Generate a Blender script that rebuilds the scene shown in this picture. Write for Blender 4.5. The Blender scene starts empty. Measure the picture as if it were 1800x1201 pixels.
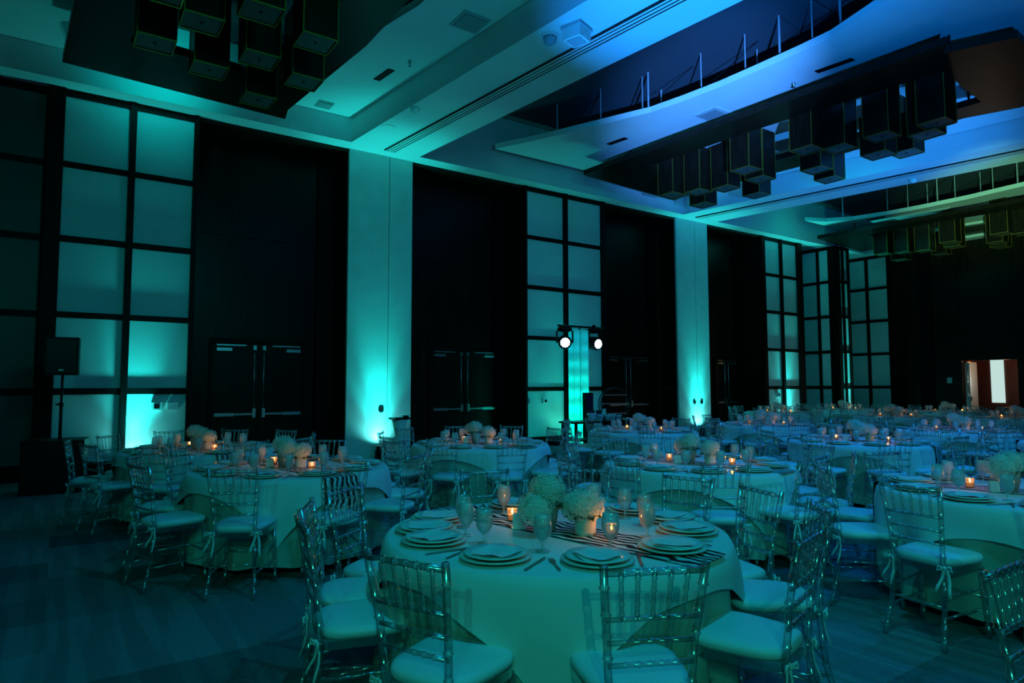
import bpy, math, random
from mathutils import Vector, Matrix
random.seed(7)
S = bpy.context.scene
COL = S.collection
PI = math.pi
R = math.radians

# ------------------------------------------------------------------ camera, world, lights, exposure
F, PITCH, YAW, ROLL, H = 1154.26, .0669, .965, -.0017, 1.5
fw = Vector((math.cos(YAW)*math.cos(PITCH), math.sin(YAW)*math.cos(PITCH), math.sin(PITCH)))
rt = Vector((math.sin(YAW), -math.cos(YAW), 0)); up = rt.cross(fw)
r2 = rt*math.cos(ROLL) + up*math.sin(ROLL); u2 = up*math.cos(ROLL) - rt*math.sin(ROLL)
cd = bpy.data.cameras.new('camera'); cam = bpy.data.objects.new('camera', cd); COL.objects.link(cam)
cd.sensor_fit = 'HORIZONTAL'; cd.sensor_width = 36.0; cd.lens = 36.0*F/1800
cd.clip_start = .05; cd.clip_end = 200
m = Matrix((r2, u2, -fw)).transposed().to_4x4(); m.translation = Vector((0, 0, H)); cam.matrix_world = m
S.camera = cam

w = bpy.data.worlds.new('world'); S.world = w; w.use_nodes = True
w.node_tree.nodes['Background'].inputs[0].default_value = (0, .55, .6, 1)
w.node_tree.nodes['Background'].inputs[1].default_value = .0
S.view_settings.view_transform = 'Standard'; S.view_settings.look = 'None'
S.view_settings.exposure = 0; S.view_settings.gamma = 1; S.view_settings.use_curve_mapping = False
S.cycles.transparent_max_bounces = 40

TEAL = (.0, 1.0, .86); CYAN = (.014, 1.0, .93); BLUE = (.05, .40, 1.0); GREEN = (.06, 1.0, .6)
def lamp(name, kind, loc, target=None, P=100, color=TEAL, size=90, blend=1, radius=.1, parent=None):
    l = bpy.data.lights.new(name, kind); l.energy = P; l.color = color
    if kind == 'SPOT': l.spot_size = R(size); l.spot_blend = blend
    l.shadow_soft_size = radius
    o = bpy.data.objects.new(name, l); COL.objects.link(o); o.location = loc
    if target is not None:
        o.rotation_euler = (Vector(target)-Vector(loc)).to_track_quat('-Z', 'Y').to_euler()
    if parent: o.parent = parent; o.matrix_parent_inverse = Matrix.Translation(parent.location).inverted()
    return o

# unseen fill spots added for ambient light, two small ones for chair glints
lamp('fill_teal_behind', 'SPOT', (-4.5, -4.5, 5.2), (3, 4, .6), 270, (0, 1, .85), 100, 1, .06)
lamp('fill_teal_wall', 'SPOT', (2.6, 2.0, 5.2), (2.6, 12.9, 3.6), 165, (0, .97, 1), 66, .8, .4)
lamp('fill_teal_mid', 'SPOT', (7.5, 4.0, 5.6), (11.4, 12.9, 4.0), 190, (0, .70, .95), 76, 1, .4)
lamp('fill_blue_mid', 'SPOT', (9.2, 2.6, 6.0), (8.6, 4.0, .4), 600, (0, .25, 1), 120, 1, .12)  # added fill; stands in for blue bounce off the ceiling
lamp('fill_teal_far', 'SPOT', (13.0, 6.0, 5.8), (20.5, 12.0, 3.4), 260, (0, .85, 1), 80, 1, .4)
lamp('fill_blue_near', 'SPOT', (2.4, 1.0, 6.0), (2.4, 3.2, .4), 215, (0, .70, 1), 90, 1, .12)
lamp('wash_green_spark', 'SPOT', (-1.2, -2.6, 3.4), (5, 3.4, .6), 120, GREEN, 80, .6, .035)
lamp('wash_spark_second', 'SPOT', (5.0, -3.5, 4.4), (8, 4.5, .6), 260, (.04, .80, .95), 80, .8, .045)
# unseen spots for moving heads, set around the hall, throwing beams onto the ceiling
lamp('beam_blue_cloud', 'SPOT', (3.0, .0, 1.8), (10.25, 8.0, 6.93), 18500, (.06, .29, 1), 21, 1, .05)
lamp('beam_blue_wide', 'SPOT', (3.0, .0, 1.8), (10.4, 6.0, 6.93), 2300, (0, .23, 1), 46, .9, .05)
lamp('beam_blue_beam', 'SPOT', (3.6, 5.7, 1.0), (6.6, 5.2, 6.43), 3600, (.01, .26, 1), 46, 1, .05)
lamp('beam_blue_second', 'SPOT', (13.6, 2.6, 1.0), (14.6, 7.6, 6.93), 2700, (.02, .27, 1), 56, 1, .05)
lamp('beam_green_far', 'SPOT', (6.0, 1.5, 1.6), (22.3, 7.7, 6.93), 11000, (.22, .75, .36), 17, 1, .05)
lamp('cove_lamp', 'SPOT', (1.35, 11.25, 6.72), (1.3, 12.55, 6.92), 44, (0, 1, .98), 112, 1, radius=.15)
lamp('soffit_fill', 'POINT', (19.6, 11.3, 6.62), None, 16, (0, 1, .92), radius=.5)  # added fill; stands in for uplight glow on the far soffit
lamp('ceiling_fill_teal', 'SPOT', (4.6, 5.6, 1.2), (4.3, 9.4, 6.9), 130, (0, .85, 1), 70, 1, .2)  # unseen fill added to lift the first bay's ceiling panels

# ------------------------------------------------------------------ materials
def nt(name):
    M = bpy.data.materials.new(name); M.use_nodes = True
    t = M.node_tree; t.nodes.clear(); o = t.nodes.new('ShaderNodeOutputMaterial')
    return M, t, o
def pr(name, c, rough=.5, metal=0, noise=0, nscale=8, bump=0, stretch=(1, 1, 1), spec=.5):
    M, t, o = nt(name); b = t.nodes.new('ShaderNodeBsdfPrincipled'); t.links.new(b.outputs[0], o.inputs[0])
    b.inputs['Base Color'].default_value = (*c, 1); b.inputs['Roughness'].default_value = rough; b.inputs['Metallic'].default_value = metal
    b.inputs['Specular IOR Level'].default_value = spec
    if noise or bump:
        tc = t.nodes.new('ShaderNodeTexCoord'); mp = t.nodes.new('ShaderNodeMapping'); mp.inputs['Scale'].default_value = stretch
        n = t.nodes.new('ShaderNodeTexNoise'); n.inputs['Scale'].default_value = nscale; n.inputs['Detail'].default_value = 4
        t.links.new(tc.outputs['Object'], mp.inputs[0]); t.links.new(mp.outputs[0], n.inputs[0])
        if noise:
            r = t.nodes.new('ShaderNodeValToRGB')
            r.color_ramp.elements[0].color = (*[x*(1-noise) for x in c], 1); r.color_ramp.elements[1].color = (*[min(1, x*(1+noise)) for x in c], 1)
            r.color_ramp.elements[0].position = .3; r.color_ramp.elements[1].position = .7
            t.links.new(n.outputs[0], r.inputs[0]); t.links.new(r.outputs[0], b.inputs['Base Color'])
        if bump:
            bp = t.nodes.new('ShaderNodeBump'); bp.inputs['Strength'].default_value = bump; bp.inputs['Distance'].default_value = .01
            t.links.new(n.outputs[0], bp.inputs['Height']); t.links.new(bp.outputs[0], b.inputs['Normal'])
    return M
def emit(name, c, s):
    M, t, o = nt(name); e = t.nodes.new('ShaderNodeEmission'); e.inputs[0].default_value = (*c, 1); e.inputs[1].default_value = s
    t.links.new(e.outputs[0], o.inputs[0]); return M
def clear(name, tint, facing_blend, diffuse, rough, dcol=(.8, .8, .8), gmul=1.0, rim=.4, base=.0):
    """thin clear plastic or glass: see-through face on, darker and glossy at grazing angles, a little milky"""
    M, t, o = nt(name); N = t.nodes.new; L = t.links.new
    lw = N('ShaderNodeLayerWeight'); lw.inputs[0].default_value = facing_blend
    cr = N('ShaderNodeValToRGB'); cr.color_ramp.elements[0].color = (*tint, 1); cr.color_ramp.elements[1].color = (*[x*rim for x in tint], 1)
    cr.color_ramp.elements[0].position = .15; cr.color_ramp.elements[1].position = .8; L(lw.outputs['Facing'], cr.inputs[0])
    tr = N('ShaderNodeBsdfTransparent'); L(cr.outputs[0], tr.inputs[0])
    gl = N('ShaderNodeBsdfGlossy'); gl.inputs[0].default_value = (.95, .97, .97, 1); gl.inputs['Roughness'].default_value = rough
    fr = N('ShaderNodeFresnel'); fr.inputs[0].default_value = 1.5
    mu = N('ShaderNodeMath'); mu.operation = 'MULTIPLY_ADD'; mu.inputs[1].default_value = gmul; mu.inputs[2].default_value = base; L(fr.outputs[0], mu.inputs[0])
    ge = N('ShaderNodeNewGeometry'); fb = N('ShaderNodeMath'); fb.operation = 'SUBTRACT'; fb.inputs[0].default_value = 1; L(ge.outputs['Backfacing'], fb.inputs[1])
    m0 = N('ShaderNodeMath'); m0.operation = 'MULTIPLY'; L(mu.outputs[0], m0.inputs[0]); L(fb.outputs[0], m0.inputs[1]); mu = m0
    dm_ = N('ShaderNodeMath'); dm_.operation = 'MULTIPLY'; dm_.inputs[0].default_value = diffuse; L(fb.outputs[0], dm_.inputs[1])
    m1 = N('ShaderNodeMixShader'); L(mu.outputs[0], m1.inputs[0]); L(tr.outputs[0], m1.inputs[1]); L(gl.outputs[0], m1.inputs[2])
    df = N('ShaderNodeBsdfDiffuse'); df.inputs[0].default_value = (*dcol, 1)
    m2 = N('ShaderNodeMixShader'); L(dm_.outputs[0], m2.inputs[0]); L(m1.outputs[0], m2.inputs[1]); L(df.outputs[0], m2.inputs[2])
    L(m2.outputs[0], o.inputs[0]); return M
def translucent(name, c, k):
    M, t, o = nt(name); N = t.nodes.new; L = t.links.new
    d = N('ShaderNodeBsdfDiffuse'); d.inputs[0].default_value = (*c, 1); q = N('ShaderNodeBsdfTranslucent'); q.inputs[0].default_value = (*c, 1)
    x = N('ShaderNodeMixShader'); x.inputs[0].default_value = k; L(d.outputs[0], x.inputs[1]); L(q.outputs[0], x.inputs[2]); L(x.outputs[0], o.inputs[0]); return M

def carpet_material():
    M, t, o = nt('carpet'); N = t.nodes.new; L = t.links.new
    b = N('ShaderNodeBsdfPrincipled'); b.inputs['Roughness'].default_value = .95; b.inputs['Specular IOR Level'].default_value = .1
    tc = N('ShaderNodeTexCoord')
    br = N('ShaderNodeTexBrick'); br.inputs['Scale'].default_value = 1; br.inputs['Brick Width'].default_value = 3.4; br.inputs['Row Height'].default_value = .58
    br.inputs['Mortar Size'].default_value = 0; br.inputs['Color1'].default_value = (1, 1, 1, 1); br.inputs['Color2'].default_value = (.42, .42, .42, 1); br.offset = .37
    L(tc.outputs['Object'], br.inputs[0])
    wv = N('ShaderNodeTexNoise'); mp = N('ShaderNodeMapping'); mp.inputs['Scale'].default_value = (9, .55, 1); L(tc.outputs['Object'], mp.inputs[0]); L(mp.outputs[0], wv.inputs[0])
    wv.inputs['Scale'].default_value = 1; wv.inputs['Detail'].default_value = 1
    r1 = N('ShaderNodeValToRGB'); r1.color_ramp.elements[0].position = .47; r1.color_ramp.elements[1].position = .56
    r1.color_ramp.elements[0].color = (.8, .8, .8, 1); r1.color_ramp.elements[1].color = (1, 1, 1, 1); L(wv.outputs[0], r1.inputs[0])
    fz = N('ShaderNodeTexNoise'); fz.inputs['Scale'].default_value = 60; L(tc.outputs['Object'], fz.inputs[0])
    a = N('ShaderNodeMix'); a.data_type = 'RGBA'; a.blend_type = 'MULTIPLY'; a.inputs[0].default_value = 1; L(br.outputs[0], a.inputs[6]); L(r1.outputs[0], a.inputs[7])
    c = N('ShaderNodeMix'); c.data_type = 'RGBA'; c.blend_type = 'MULTIPLY'; c.inputs[0].default_value = 1; L(a.outputs[2], c.inputs[6]); c.inputs[7].default_value = (.34, .38, .39, 1)
    d = N('ShaderNodeMix'); d.data_type = 'RGBA'; d.blend_type = 'MULTIPLY'; d.inputs[0].default_value = .5; L(c.outputs[2], d.inputs[6]); L(fz.outputs[1], d.inputs[7])
    L(d.outputs[2], b.inputs['Base Color']); L(b.outputs[0], o.inputs[0])
    bp = N('ShaderNodeBump'); bp.inputs['Strength'].default_value = .3; L(fz.outputs[0], bp.inputs['Height']); L(bp.outputs[0], b.inputs['Normal'])
    return M
def zebra_material():
    M, t, o = nt('zebra_cloth'); N = t.nodes.new; L = t.links.new
    b = N('ShaderNodeBsdfPrincipled'); b.inputs['Roughness'].default_value = .8; b.inputs['Specular IOR Level'].default_value = .2
    uv = N('ShaderNodeUVMap'); mp = N('ShaderNodeMapping'); mp.inputs['Scale'].default_value = (1.2, 1, 1); L(uv.outputs[0], mp.inputs[0])
    wv = N('ShaderNodeTexWave'); wv.bands_direction = 'Y'; wv.inputs['Scale'].default_value = 6.4; wv.inputs['Distortion'].default_value = 8
    wv.inputs['Detail'].default_value = 1; wv.inputs['Detail Scale'].default_value = .9; L(mp.outputs[0], wv.inputs[0])
    r = N('ShaderNodeValToRGB'); r.color_ramp.interpolation = 'CONSTANT'; r.color_ramp.elements[0].color = (.008, .008, .008, 1)
    r.color_ramp.elements[1].position = .52; r.color_ramp.elements[1].color = (.72, .72, .7, 1); L(wv.outputs[0], r.inputs[0])
    L(r.outputs[0], b.inputs['Base Color']); L(b.outputs[0], o.inputs[0]); return M

WOOD = pr('dark_wood', (.012, .008, .005), .32, 0, .5, 3, 0, (6, 6, .5), .16)
FRAMEW = pr('black_wood_trim', (.004, .0035, .003), .5, spec=.12)
LANT = pr('bronze_wood', (.016, .009, .005), .35, 0, .4, 5, 0, (4, 4, .6), .22)
GOLD = pr('gold_edge', (.58, .36, .05), .35, .75)
LBOT = pr('lantern_base_plate', (.09, .09, .075), .5)
PANE = pr('frosted_pane', (.72, .74, .73), .45, 0, .04, 1.2)
DPANE = pr('shaded_pane', (.07, .075, .07), .3)  # dark base colour stands in for panes that get less light
WHITE = pr('white_paint', (.74, .75, .74), .7, 0, .03, 2, .02)
VOID = pr('void_grey_paint', (.045, .055, .07), .85)
COLM = pr('column_wallcover', (.62, .66, .64), .6, 0, .06, 3, .03)
CARPET = carpet_material(); ZEBRA = zebra_material()
BLACK = pr('black_plastic', (.004, .004, .0045), .5, spec=.2)
BLKM = pr('black_metal', (.012, .012, .013), .35, .6)
STEEL = pr('brushed_steel', (.55, .56, .57), .3, 1)
ROD = pr('galvanised_rod', (.5, .52, .55), .4, .4)
CLOTH = pr('white_linen', (.80, .80, .77), .75, 0, .02, 6, .03)
UNDER = pr('ivory_polyester', (.46, .48, .40), .7, 0, .04, 5, .03)
CUSH = pr('white_satin_cushion', (.80, .81, .82), .5, 0, .02, 6, .06)
ACRYL = clear('clear_acrylic', (.95, .965, .965), .5, .055, .19, (.62, .68, .7), 2.0, .38, .24)
GLASS = clear('goblet_glass', (.97, .98, .98), .5, .34, .12, (.8, .82, .82), 1.8, .7, .05)
VOTG = clear('votive_glass', (.95, .92, .86), .4, .22, .15, (.9, .75, .55), 1.2, .6)
CHINA = pr('white_china', (.80, .80, .79), .22)
CHARG = pr('charger_ivory', (.72, .70, .64), .3)
NAPK = pr('napkin_linen', (.8, .8, .78), .8, 0, .03, 8, .1)
CUTL = pr('cutlery_steel', (.35, .36, .38), .22, 1)
PETAL = translucent('hydrangea_petal', (.84, .83, .74), .3)
LEAFM = pr('leaf_green', (.05, .10, .03), .5)
VGREY = pr('grey_ceramic', (.30, .31, .29), .55)
VWHITE = pr('white_ceramic', (.72, .71, .68), .4)
WAX = translucent('candle_wax', (.9, .72, .45), .5)
FLAME = emit('flame', (1, .42, .10), 26)
LENS = emit('white_blue_lens', (.55, .85, 1), 16)
CYLENS = emit('cyan_lens', (.2, 1, .95), 8)
TRUSSC = translucent('white_scrim', (.8, .82, .81), .55)
REDW = pr('red_brown_wall', (.09, .018, .009), .5)
LITP = emit('lit_window', (.62, .86, .80), .85)
ORNG = emit('orange_lamp', (1, .26, .02), 1.4)
SCREEN = pr('dark_screen', (.01, .02, .06), .15)

# ------------------------------------------------------------------ mesh helpers
class MB:
    def __init__(s): s.v = []; s.f = []; s.m = []; s.uv = None
    def add(s, v, f, mi=0):
        b = len(s.v); s.v += [tuple(p) for p in v]; s.f += [tuple(i+b for i in q) for q in f]; s.m += [mi]*len(f); return s
    def box(s, a, b, mi=0):
        (x0, y0, z0), (x1, y1, z1) = a, b
        return s.add([(x0,y0,z0),(x1,y0,z0),(x1,y1,z0),(x0,y1,z0),(x0,y0,z1),(x1,y0,z1),(x1,y1,z1),(x0,y1,z1)],
                     [(0,3,2,1),(4,5,6,7),(0,1,5,4),(1,2,6,5),(2,3,7,6),(3,0,4,7)], mi)
    def prism(s, poly, z0, z1, mi=0):
        n = len(poly); a = sum(poly[i][0]*poly[(i+1)%n][1]-poly[(i+1)%n][0]*poly[i][1] for i in range(n))
        if a < 0: poly = poly[::-1]
        return s.add([(x, y, z0) for x, y in poly]+[(x, y, z1) for x, y in poly],
                     [tuple(range(n))[::-1], tuple(range(n, 2*n))]+[(i, (i+1)%n, n+(i+1)%n, n+i) for i in range(n)], mi)
    def lathe(s, prof, c=(0, 0, 0), n=16, mi=0):
        v = []; f = []
        for r, z in prof:
            for k in range(n): v.append((c[0]+r*math.cos(2*PI*k/n), c[1]+r*math.sin(2*PI*k/n), c[2]+z))
        for i in range(len(prof)-1):
            for k in range(n): f.append((i*n+k, i*n+(k+1)%n, (i+1)*n+(k+1)%n, (i+1)*n+k))
        if prof[0][0] > 1e-4: f.append(tuple(range(n))[::-1])
        if prof[-1][0] > 1e-4: f.append(tuple(range((len(prof)-1)*n, len(prof)*n)))
        return s.add(v, f, mi)
    def tube(s, pts, rad, n=8, mi=0):
        pts = [Vector(p) for p in pts]; v = []; f = []
        if not isinstance(rad, (list, tuple)): rad = [rad]*len(pts)
        t0 = (pts[-1]-pts[0]).normalized(); ref = Vector((0, 1, 0)) if abs(t0.y) < .8 else Vector((1, 0, 0))
        for i, p in enumerate(pts):
            t = (pts[min(i+1, len(pts)-1)]-pts[max(i-1, 0)]).normalized()
            a = t.cross(ref).normalized(); b = t.cross(a)
            for k in range(n):
                q = p+(a*math.cos(2*PI*k/n)+b*math.sin(2*PI*k/n))*rad[i]; v.append(tuple(q))
        for i in range(len(pts)-1):
            for k in range(n): f.append((i*n+k, i*n+(k+1)%n, (i+1)*n+(k+1)%n, (i+1)*n+k))
        f.append(tuple(range(n))[::-1]); f.append(tuple(range((len(pts)-1)*n, len(pts)*n)))
        return s.add(v, f, mi)
    def bamboo(s, path, r, nodes, n=8, bulge=1.34, mi=0):
        """path: polyline; nodes: fractions along it where a bamboo ring swells"""
        P = [Vector(p) for p in path]; L = [0]
        for a, b in zip(P, P[1:]): L.append(L[-1]+(b-a).length)
        T = L[-1]; pr_ = {0.0: r, 1.0: r}
        for l in L[1:-1]: pr_[l/T] = r
        e = .0042/T
        for q in nodes:
            if q-e > 0: pr_[q-e] = r
            pr_[min(1, max(0, q))] = r*bulge
            if q+e < 1: pr_[q+e] = r
        pts = []; rad = []
        for q in sorted(pr_):
            d = q*T; i = 0
            while i < len(L)-2 and L[i+1] < d: i += 1
            k = (d-L[i])/max(1e-9, L[i+1]-L[i]); pts.append(P[i].lerp(P[i+1], min(1, k))); rad.append(pr_[q])
        return s.tube(pts, rad, n, mi)
    def mesh(s, name, mats, smooth=False):
        me = bpy.data.meshes.new(name); me.from_pydata(s.v, [], s.f)
        for M in (mats if isinstance(mats, (list, tuple)) else [mats]): me.materials.append(M)
        if any(s.m): me.polygons.foreach_set('material_index', s.m)
        if smooth: me.polygons.foreach_set('use_smooth', [True]*len(me.polygons))
        me.update(); return me
    def obj(s, name, mats, parent=None, smooth=False):
        return link(name, s.mesh(name, mats, smooth), parent)
def link(name, me, parent=None, loc=None, rz=None):
    o = bpy.data.objects.new(name, me); COL.objects.link(o)
    if parent: o.parent = parent
    if loc is not None: o.location = loc
    if rz is not None: o.rotation_euler = (0, 0, rz)
    return o
def tag(o, label=None, cat=None, group=None, kind=None):
    if label: o['label'] = label
    if cat: o['category'] = cat
    if group: o['group'] = group
    if kind: o['kind'] = kind
    return o
def thing(name, label, cat, loc=(0, 0, 0), rz=0, group=None):
    return tag(link(name, None, None, loc, rz), label, cat, group)
def struct(name, mb, mat, label, parent=None, smooth=False, cat=None):
    o = mb.obj(name, mat, parent, smooth)
    if parent is None: tag(o, label, cat or name.split('_')[0], None, 'structure')
    return o
def estruct(name, label, cat, loc=(0, 0, 0), rz=0): return tag(link(name, None, None, loc, rz), label, cat, None, 'structure')

# ------------------------------------------------------------------ shell
WY, ZS, ZT = 12.9, 6.43, 6.31                     # side wall plane, soffit height, top of the panels
X0, X1, Y0 = -9.0, 25.5, -9.0
BAYS = [(1.98, 4.84), (6.28, 9.3), (11.95, 14.8), (16.2, 18.9)]
struct('floor', MB().box((X0-.3, Y0-.3, -.2), (X1+3.2, 14.6, 0)), CARPET, 'dark patterned carpet spread over the whole ballroom floor')
struct('ceiling', MB().box((X0-.3, Y0-.3, 7.8), (X1+.3, 14.6, 8.0)), VOID, 'dark grey upper ceiling above the hanging white ceiling clouds')
struct('wall_rear', MB().box((X0-.3, Y0-.3, 0), (X1+.3, Y0, 7.8)), WHITE, 'plain wall behind the camera at the end of the hall')
struct('wall_near', MB().box((X0-.3, Y0, 0), (X0, 14.6, 7.8)), WHITE, 'plain end wall of the hall outside the view')

wall = estruct('wall_left', 'long side wall of dark wood bays and pale columns', 'wall')
LV = [(.25, 1.362), (1.468, 2.618), (2.717, 3.865), (3.97, 5.11), (5.21, 6.31)]
MB().box((X0, 14.3, 0), (X1, 14.5, 7.8)).obj('wall_core', WOOD, wall)
for a, b in BAYS:                                 # recessed dark door bays: back panels, side returns
    for z0, z1 in ((0, 2.42), (2.43, 4.45), (4.46, ZS)):
        MB().box((a+.02, 13.7, z0), (b-.42, 13.78, z1)).obj('wood_panel', WOOD, wall)
    MB().box((b-.4, 13.62, 0), (b-.02, 13.78, ZS)).obj('jamb_trim', FRAMEW, wall)
    MB().box((a+.03, 12.93, ZS-.07), (b-.03, 13.62, ZS)).obj('shade_board', WOOD, wall)  # dark board added to stand in for the dim soffit inside the recess
    for z0, z1 in ((0, 1.4), (1.41, ZS)):
        MB().box((b-.03, 12.96, z0), (b+.02, 13.6, z1)).obj('return_panel', WOOD, wall)
        MB().box((a-.02, 12.96, z0), (a+.03, 13.7, z1)).obj('return_panel', WOOD, wall)
for k, (a, b, seam) in enumerate([(4.84, 6.28, 5.74), (14.8, 16.2, 15.62)]):
    MB().box((a, WY, 0), (seam-.008, 13.9, ZS)).obj('column_panel', COLM, wall)
    MB().box((seam+.008, WY, 0), (b, 13.9, ZS)).obj('column_panel', COLM, wall)
    MB().box((seam-.008, WY+.02, 0), (seam+.008, 13.8, ZS)).obj('column_joint', FRAMEW, wall)
MB().box((21.2, 13.9, 0), (X1, 14.3, ZS)).obj('corner_panel', WOOD, wall)
MB().box((21.17, WY, 0), (21.23, 13.9, ZS)).obj('return_panel', WOOD, wall)

def lattice(name, label, loc, rz, s0, s1, panes, mat, depth=.6, kind=True):
    """a floor-to-soffit grid of frosted panes; local x along the wall, -y into the room"""
    e = estruct(name, label, 'window', loc, rz)
    for a, b in panes:
        for z0, z1 in LV:
            MB().box((a-.01, .03, z0-.01), (b+.01, .05, z1+.01)).obj('pane', mat, e)
    xs = [s0]+[x for p in panes for x in p]+[s1]
    for i in range(0, len(xs), 2):
        if xs[i+1]-xs[i] > .01: MB().box((xs[i], -.045, 0), (xs[i+1], .06, ZS-.01)).obj('mullion', FRAMEW, e)
    zz = [.0]+[z for l in LV for z in l]+[ZS-.01]
    for a, b in panes:
        for i in range(0, len(zz), 2):
            MB().box((a, -.005, zz[i]), (b, .055, zz[i+1])).obj('rail', FRAMEW, e)
    MB().box((s0, .07, 0), (s1, depth, ZS-.01)).obj('backing', FRAMEW, e)
    return e
lattice('window_1', 'bright lattice of frosted panes behind the loudspeaker', (0, WY, 0), 0, -.27, 1.98, [(-.04, .89), (.99, 1.90)], PANE)
lattice('window_2', 'lattice panes with shade put into their colour past the loudspeaker at the picture edge', (0, WY+.1, 0), 0, -2.6, -.28, [(-2.5, -1.45), (-1.35, -.30)], DPANE)
lattice('window_3', 'frosted lattice panel behind the lighting totem', (0, WY, 0), 0, 9.3, 11.95, [(9.37, 10.54), (10.66, 11.83)], PANE)
lattice('window_4', 'narrow frosted lattice panel beside the hall corner', (0, WY, 0), 0, 18.9, 21.2, [(19.08, 19.93), (20.05, 20.92)], PANE)
lattice('window_5', 'frosted lattice face of the corner pier turned along the hall', (22.46, 0, 0), -PI/2, -13.75, -12.36, [(-13.62, -13.06), (-12.98, -12.44)], PANE, .3)
lattice('window_6', 'narrow frosted lattice face of the corner pier', (0, 12.36, 0), 0, 22.47, 23.3, [(22.56, 22.85), (22.93, 23.22)], PANE, .3)
lattice('window_7', 'dim frosted lattice panel on the far end wall', (25.5, 0, 0), -PI/2, -13.8, -12.0, [(-13.62, -12.88), (-12.78, -12.08)], PANE, .3)
MB().box((-9, WY+.3, 0), (-2.6, 14.2, ZS)).obj('wood_panel', WOOD, wall)

# far wall with an open doorway to a lit corridor
far = estruct('wall_far', 'dark far end wall with one open doorway', 'wall')
for a, b in ((-9, -3), (-2.98, 1.5), (1.52, 5.2), (5.22, 8.15)): MB().box((25.52, a, 0), (25.7, b, 7.8)).obj('wood_panel', WOOD, far)
MB().box((25.52, 9.75, 0), (25.7, 12.0, 7.8)).obj('wood_panel', WOOD, far)
MB().box((25.52, 8.16, 2.32), (25.7, 9.74, 7.8)).obj('wood_panel', WOOD, far)
MB().box((25.46, 10.6, 0), (25.52, 11.05, ZS)).obj('jamb_trim', FRAMEW, far)
MB().box((25.48, 10.05, 1.55), (25.519, 10.2, 1.75)).obj('switch_plate', WHITE, far)
cor = estruct('wall_corridor', 'red brown corridor wall seen through the far doorway', 'wall')
MB().box((28.0, 6.5, 0), (28.2, 12, 3)).obj('wall_panel', REDW, cor)
MB().box((25.7, 6.4, 0), (28.2, 6.5, 3)).obj('side_panel', REDW, cor)
MB().box((25.7, 12, 0), (28.2, 12.1, 3)).obj('side_panel', REDW, cor)
MB().box((25.7, 6.4, 2.9), (28.2, 12, 3)).obj('corridor_ceiling', REDW, cor)
MB().box((27.94, 9.35, .85), (28.0, 9.75, 2.72)).obj('lit_pane', LITP, cor)
sc = thing('wall_sconce', 'slim orange wall lamp glowing in the far corridor', 'lamp', (27.95, 10.42, 2.0))
MB().lathe([(.01, -.3), (.05, -.2), (.09, .1), (.08, .3), (.03, .36)], n=12).obj('lamp_shade', ORNG, sc, True)
MB().box((-.02, -.05, -.35), (.05, .05, -.28)).obj('bracket', BLKM, sc)
lamp('corridor_lamp', 'POINT', (26.9, 8.9, 2.3), None, 4.5, (1, .5, .28), radius=.1)
cab = thing('orange_cabinet', 'small orange lit cabinet standing in the far doorway', 'cabinet', (26.4, 8.45, 0))
MB().box((-.25, -.3, 0), (.25, .3, .72)).obj('body', pr('orange_laminate', (.62, .2, .03), .5), cab)
MB().box((-.28, -.33, .72), (.28, .33, .75)).obj('top', pr('orange_laminate_top', (.6, .25, .06), .4), cab)
lamp('cabinet_lamp', 'POINT', (25.75, 8.6, 2.1), None, 14, (1, .62, .3), radius=.1)

# exit doors
def door(i, x0, x1, y, z1, label):
    d = estruct('door_%d' % i, label, 'door', ((x0+x1)/2, y, 0))
    h = (x1-x0)/2
    MB().box((-h-.07, -.05, 0), (-h, .0, z1+.08)).obj('frame', FRAMEW, d); MB().box((h, -.05, 0), (h+.07, .0, z1+.08)).obj('frame', FRAMEW, d)
    MB().box((-h, -.05, z1), (h, 0, z1+.08)).obj('frame', FRAMEW, d)
    for s in (-1, 1):
        a, b = sorted((s*.012, s*h)); lf = MB().box((a, -.035, .01), (b, -.002, z1-.01)).obj('leaf', WOOD, d)
        a, b = sorted((s*.10, s*(h-.03))); pb = MB().box((a, -.10, .93), (b, -.075, .965))
        a, b = sorted((s*(h-.03), s*(h-.38))); pb.box((a, -.12, .915), (b, -.036, .975)); pb.obj('push_bar', STEEL, lf)
        rb = MB().box((s*.09-.03, -.12, .88), (s*.09+.03, -.036, 1.06)); rb.obj('latch_case', STEEL, lf)
        MB().tube([(s*.09, -.07, 1.05), (s*.09, -.07, z1-.1)], .011, 8).obj('vertical_rod', STEEL, lf, True)
        MB().box((s*.09-.03, -.1, z1-.12), (s*.09+.03, -.036, z1-.03)).obj('top_latch', STEEL, lf)
        a, b = sorted((s*(h-.05), s*(h-.33))); MB().box((a, -.12, z1-.15), (b, -.036, z1-.09)).obj('door_closer', STEEL, lf)
        a, b = sorted((s*(h-.05), s*(h-.6))); MB().box((a, -.09, z1-.045), (b, -.06, z1-.02)).obj('closer_arm', STEEL, lf)
    return d
door(1, 2.46, 4.16, 13.7, 2.33, 'dark double exit door behind the table by the loudspeaker')
door(2, 7.18, 8.92, 13.7, 2.33, 'dark double exit door between pale column and lighting totem')
door(3, 12.72, 14.3, 13.7, 2.33, 'dark double exit door behind the ring stand')
door(4, 17.45, 18.45, 13.7, 2.33, 'dark double exit door beyond the second pale column')
d5 = estruct('door_5', 'opened white-edged door leaf of the far doorway', 'door', (25.52, 9.72, 0))
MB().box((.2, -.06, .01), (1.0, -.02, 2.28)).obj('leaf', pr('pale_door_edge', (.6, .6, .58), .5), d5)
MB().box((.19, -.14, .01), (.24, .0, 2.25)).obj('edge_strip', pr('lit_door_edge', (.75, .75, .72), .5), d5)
MB().tube([(.1, -.1, 1.05), (.1, -.1, 2.2)], .012, 8).obj('vertical_rod', STEEL, d5, True)
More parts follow.
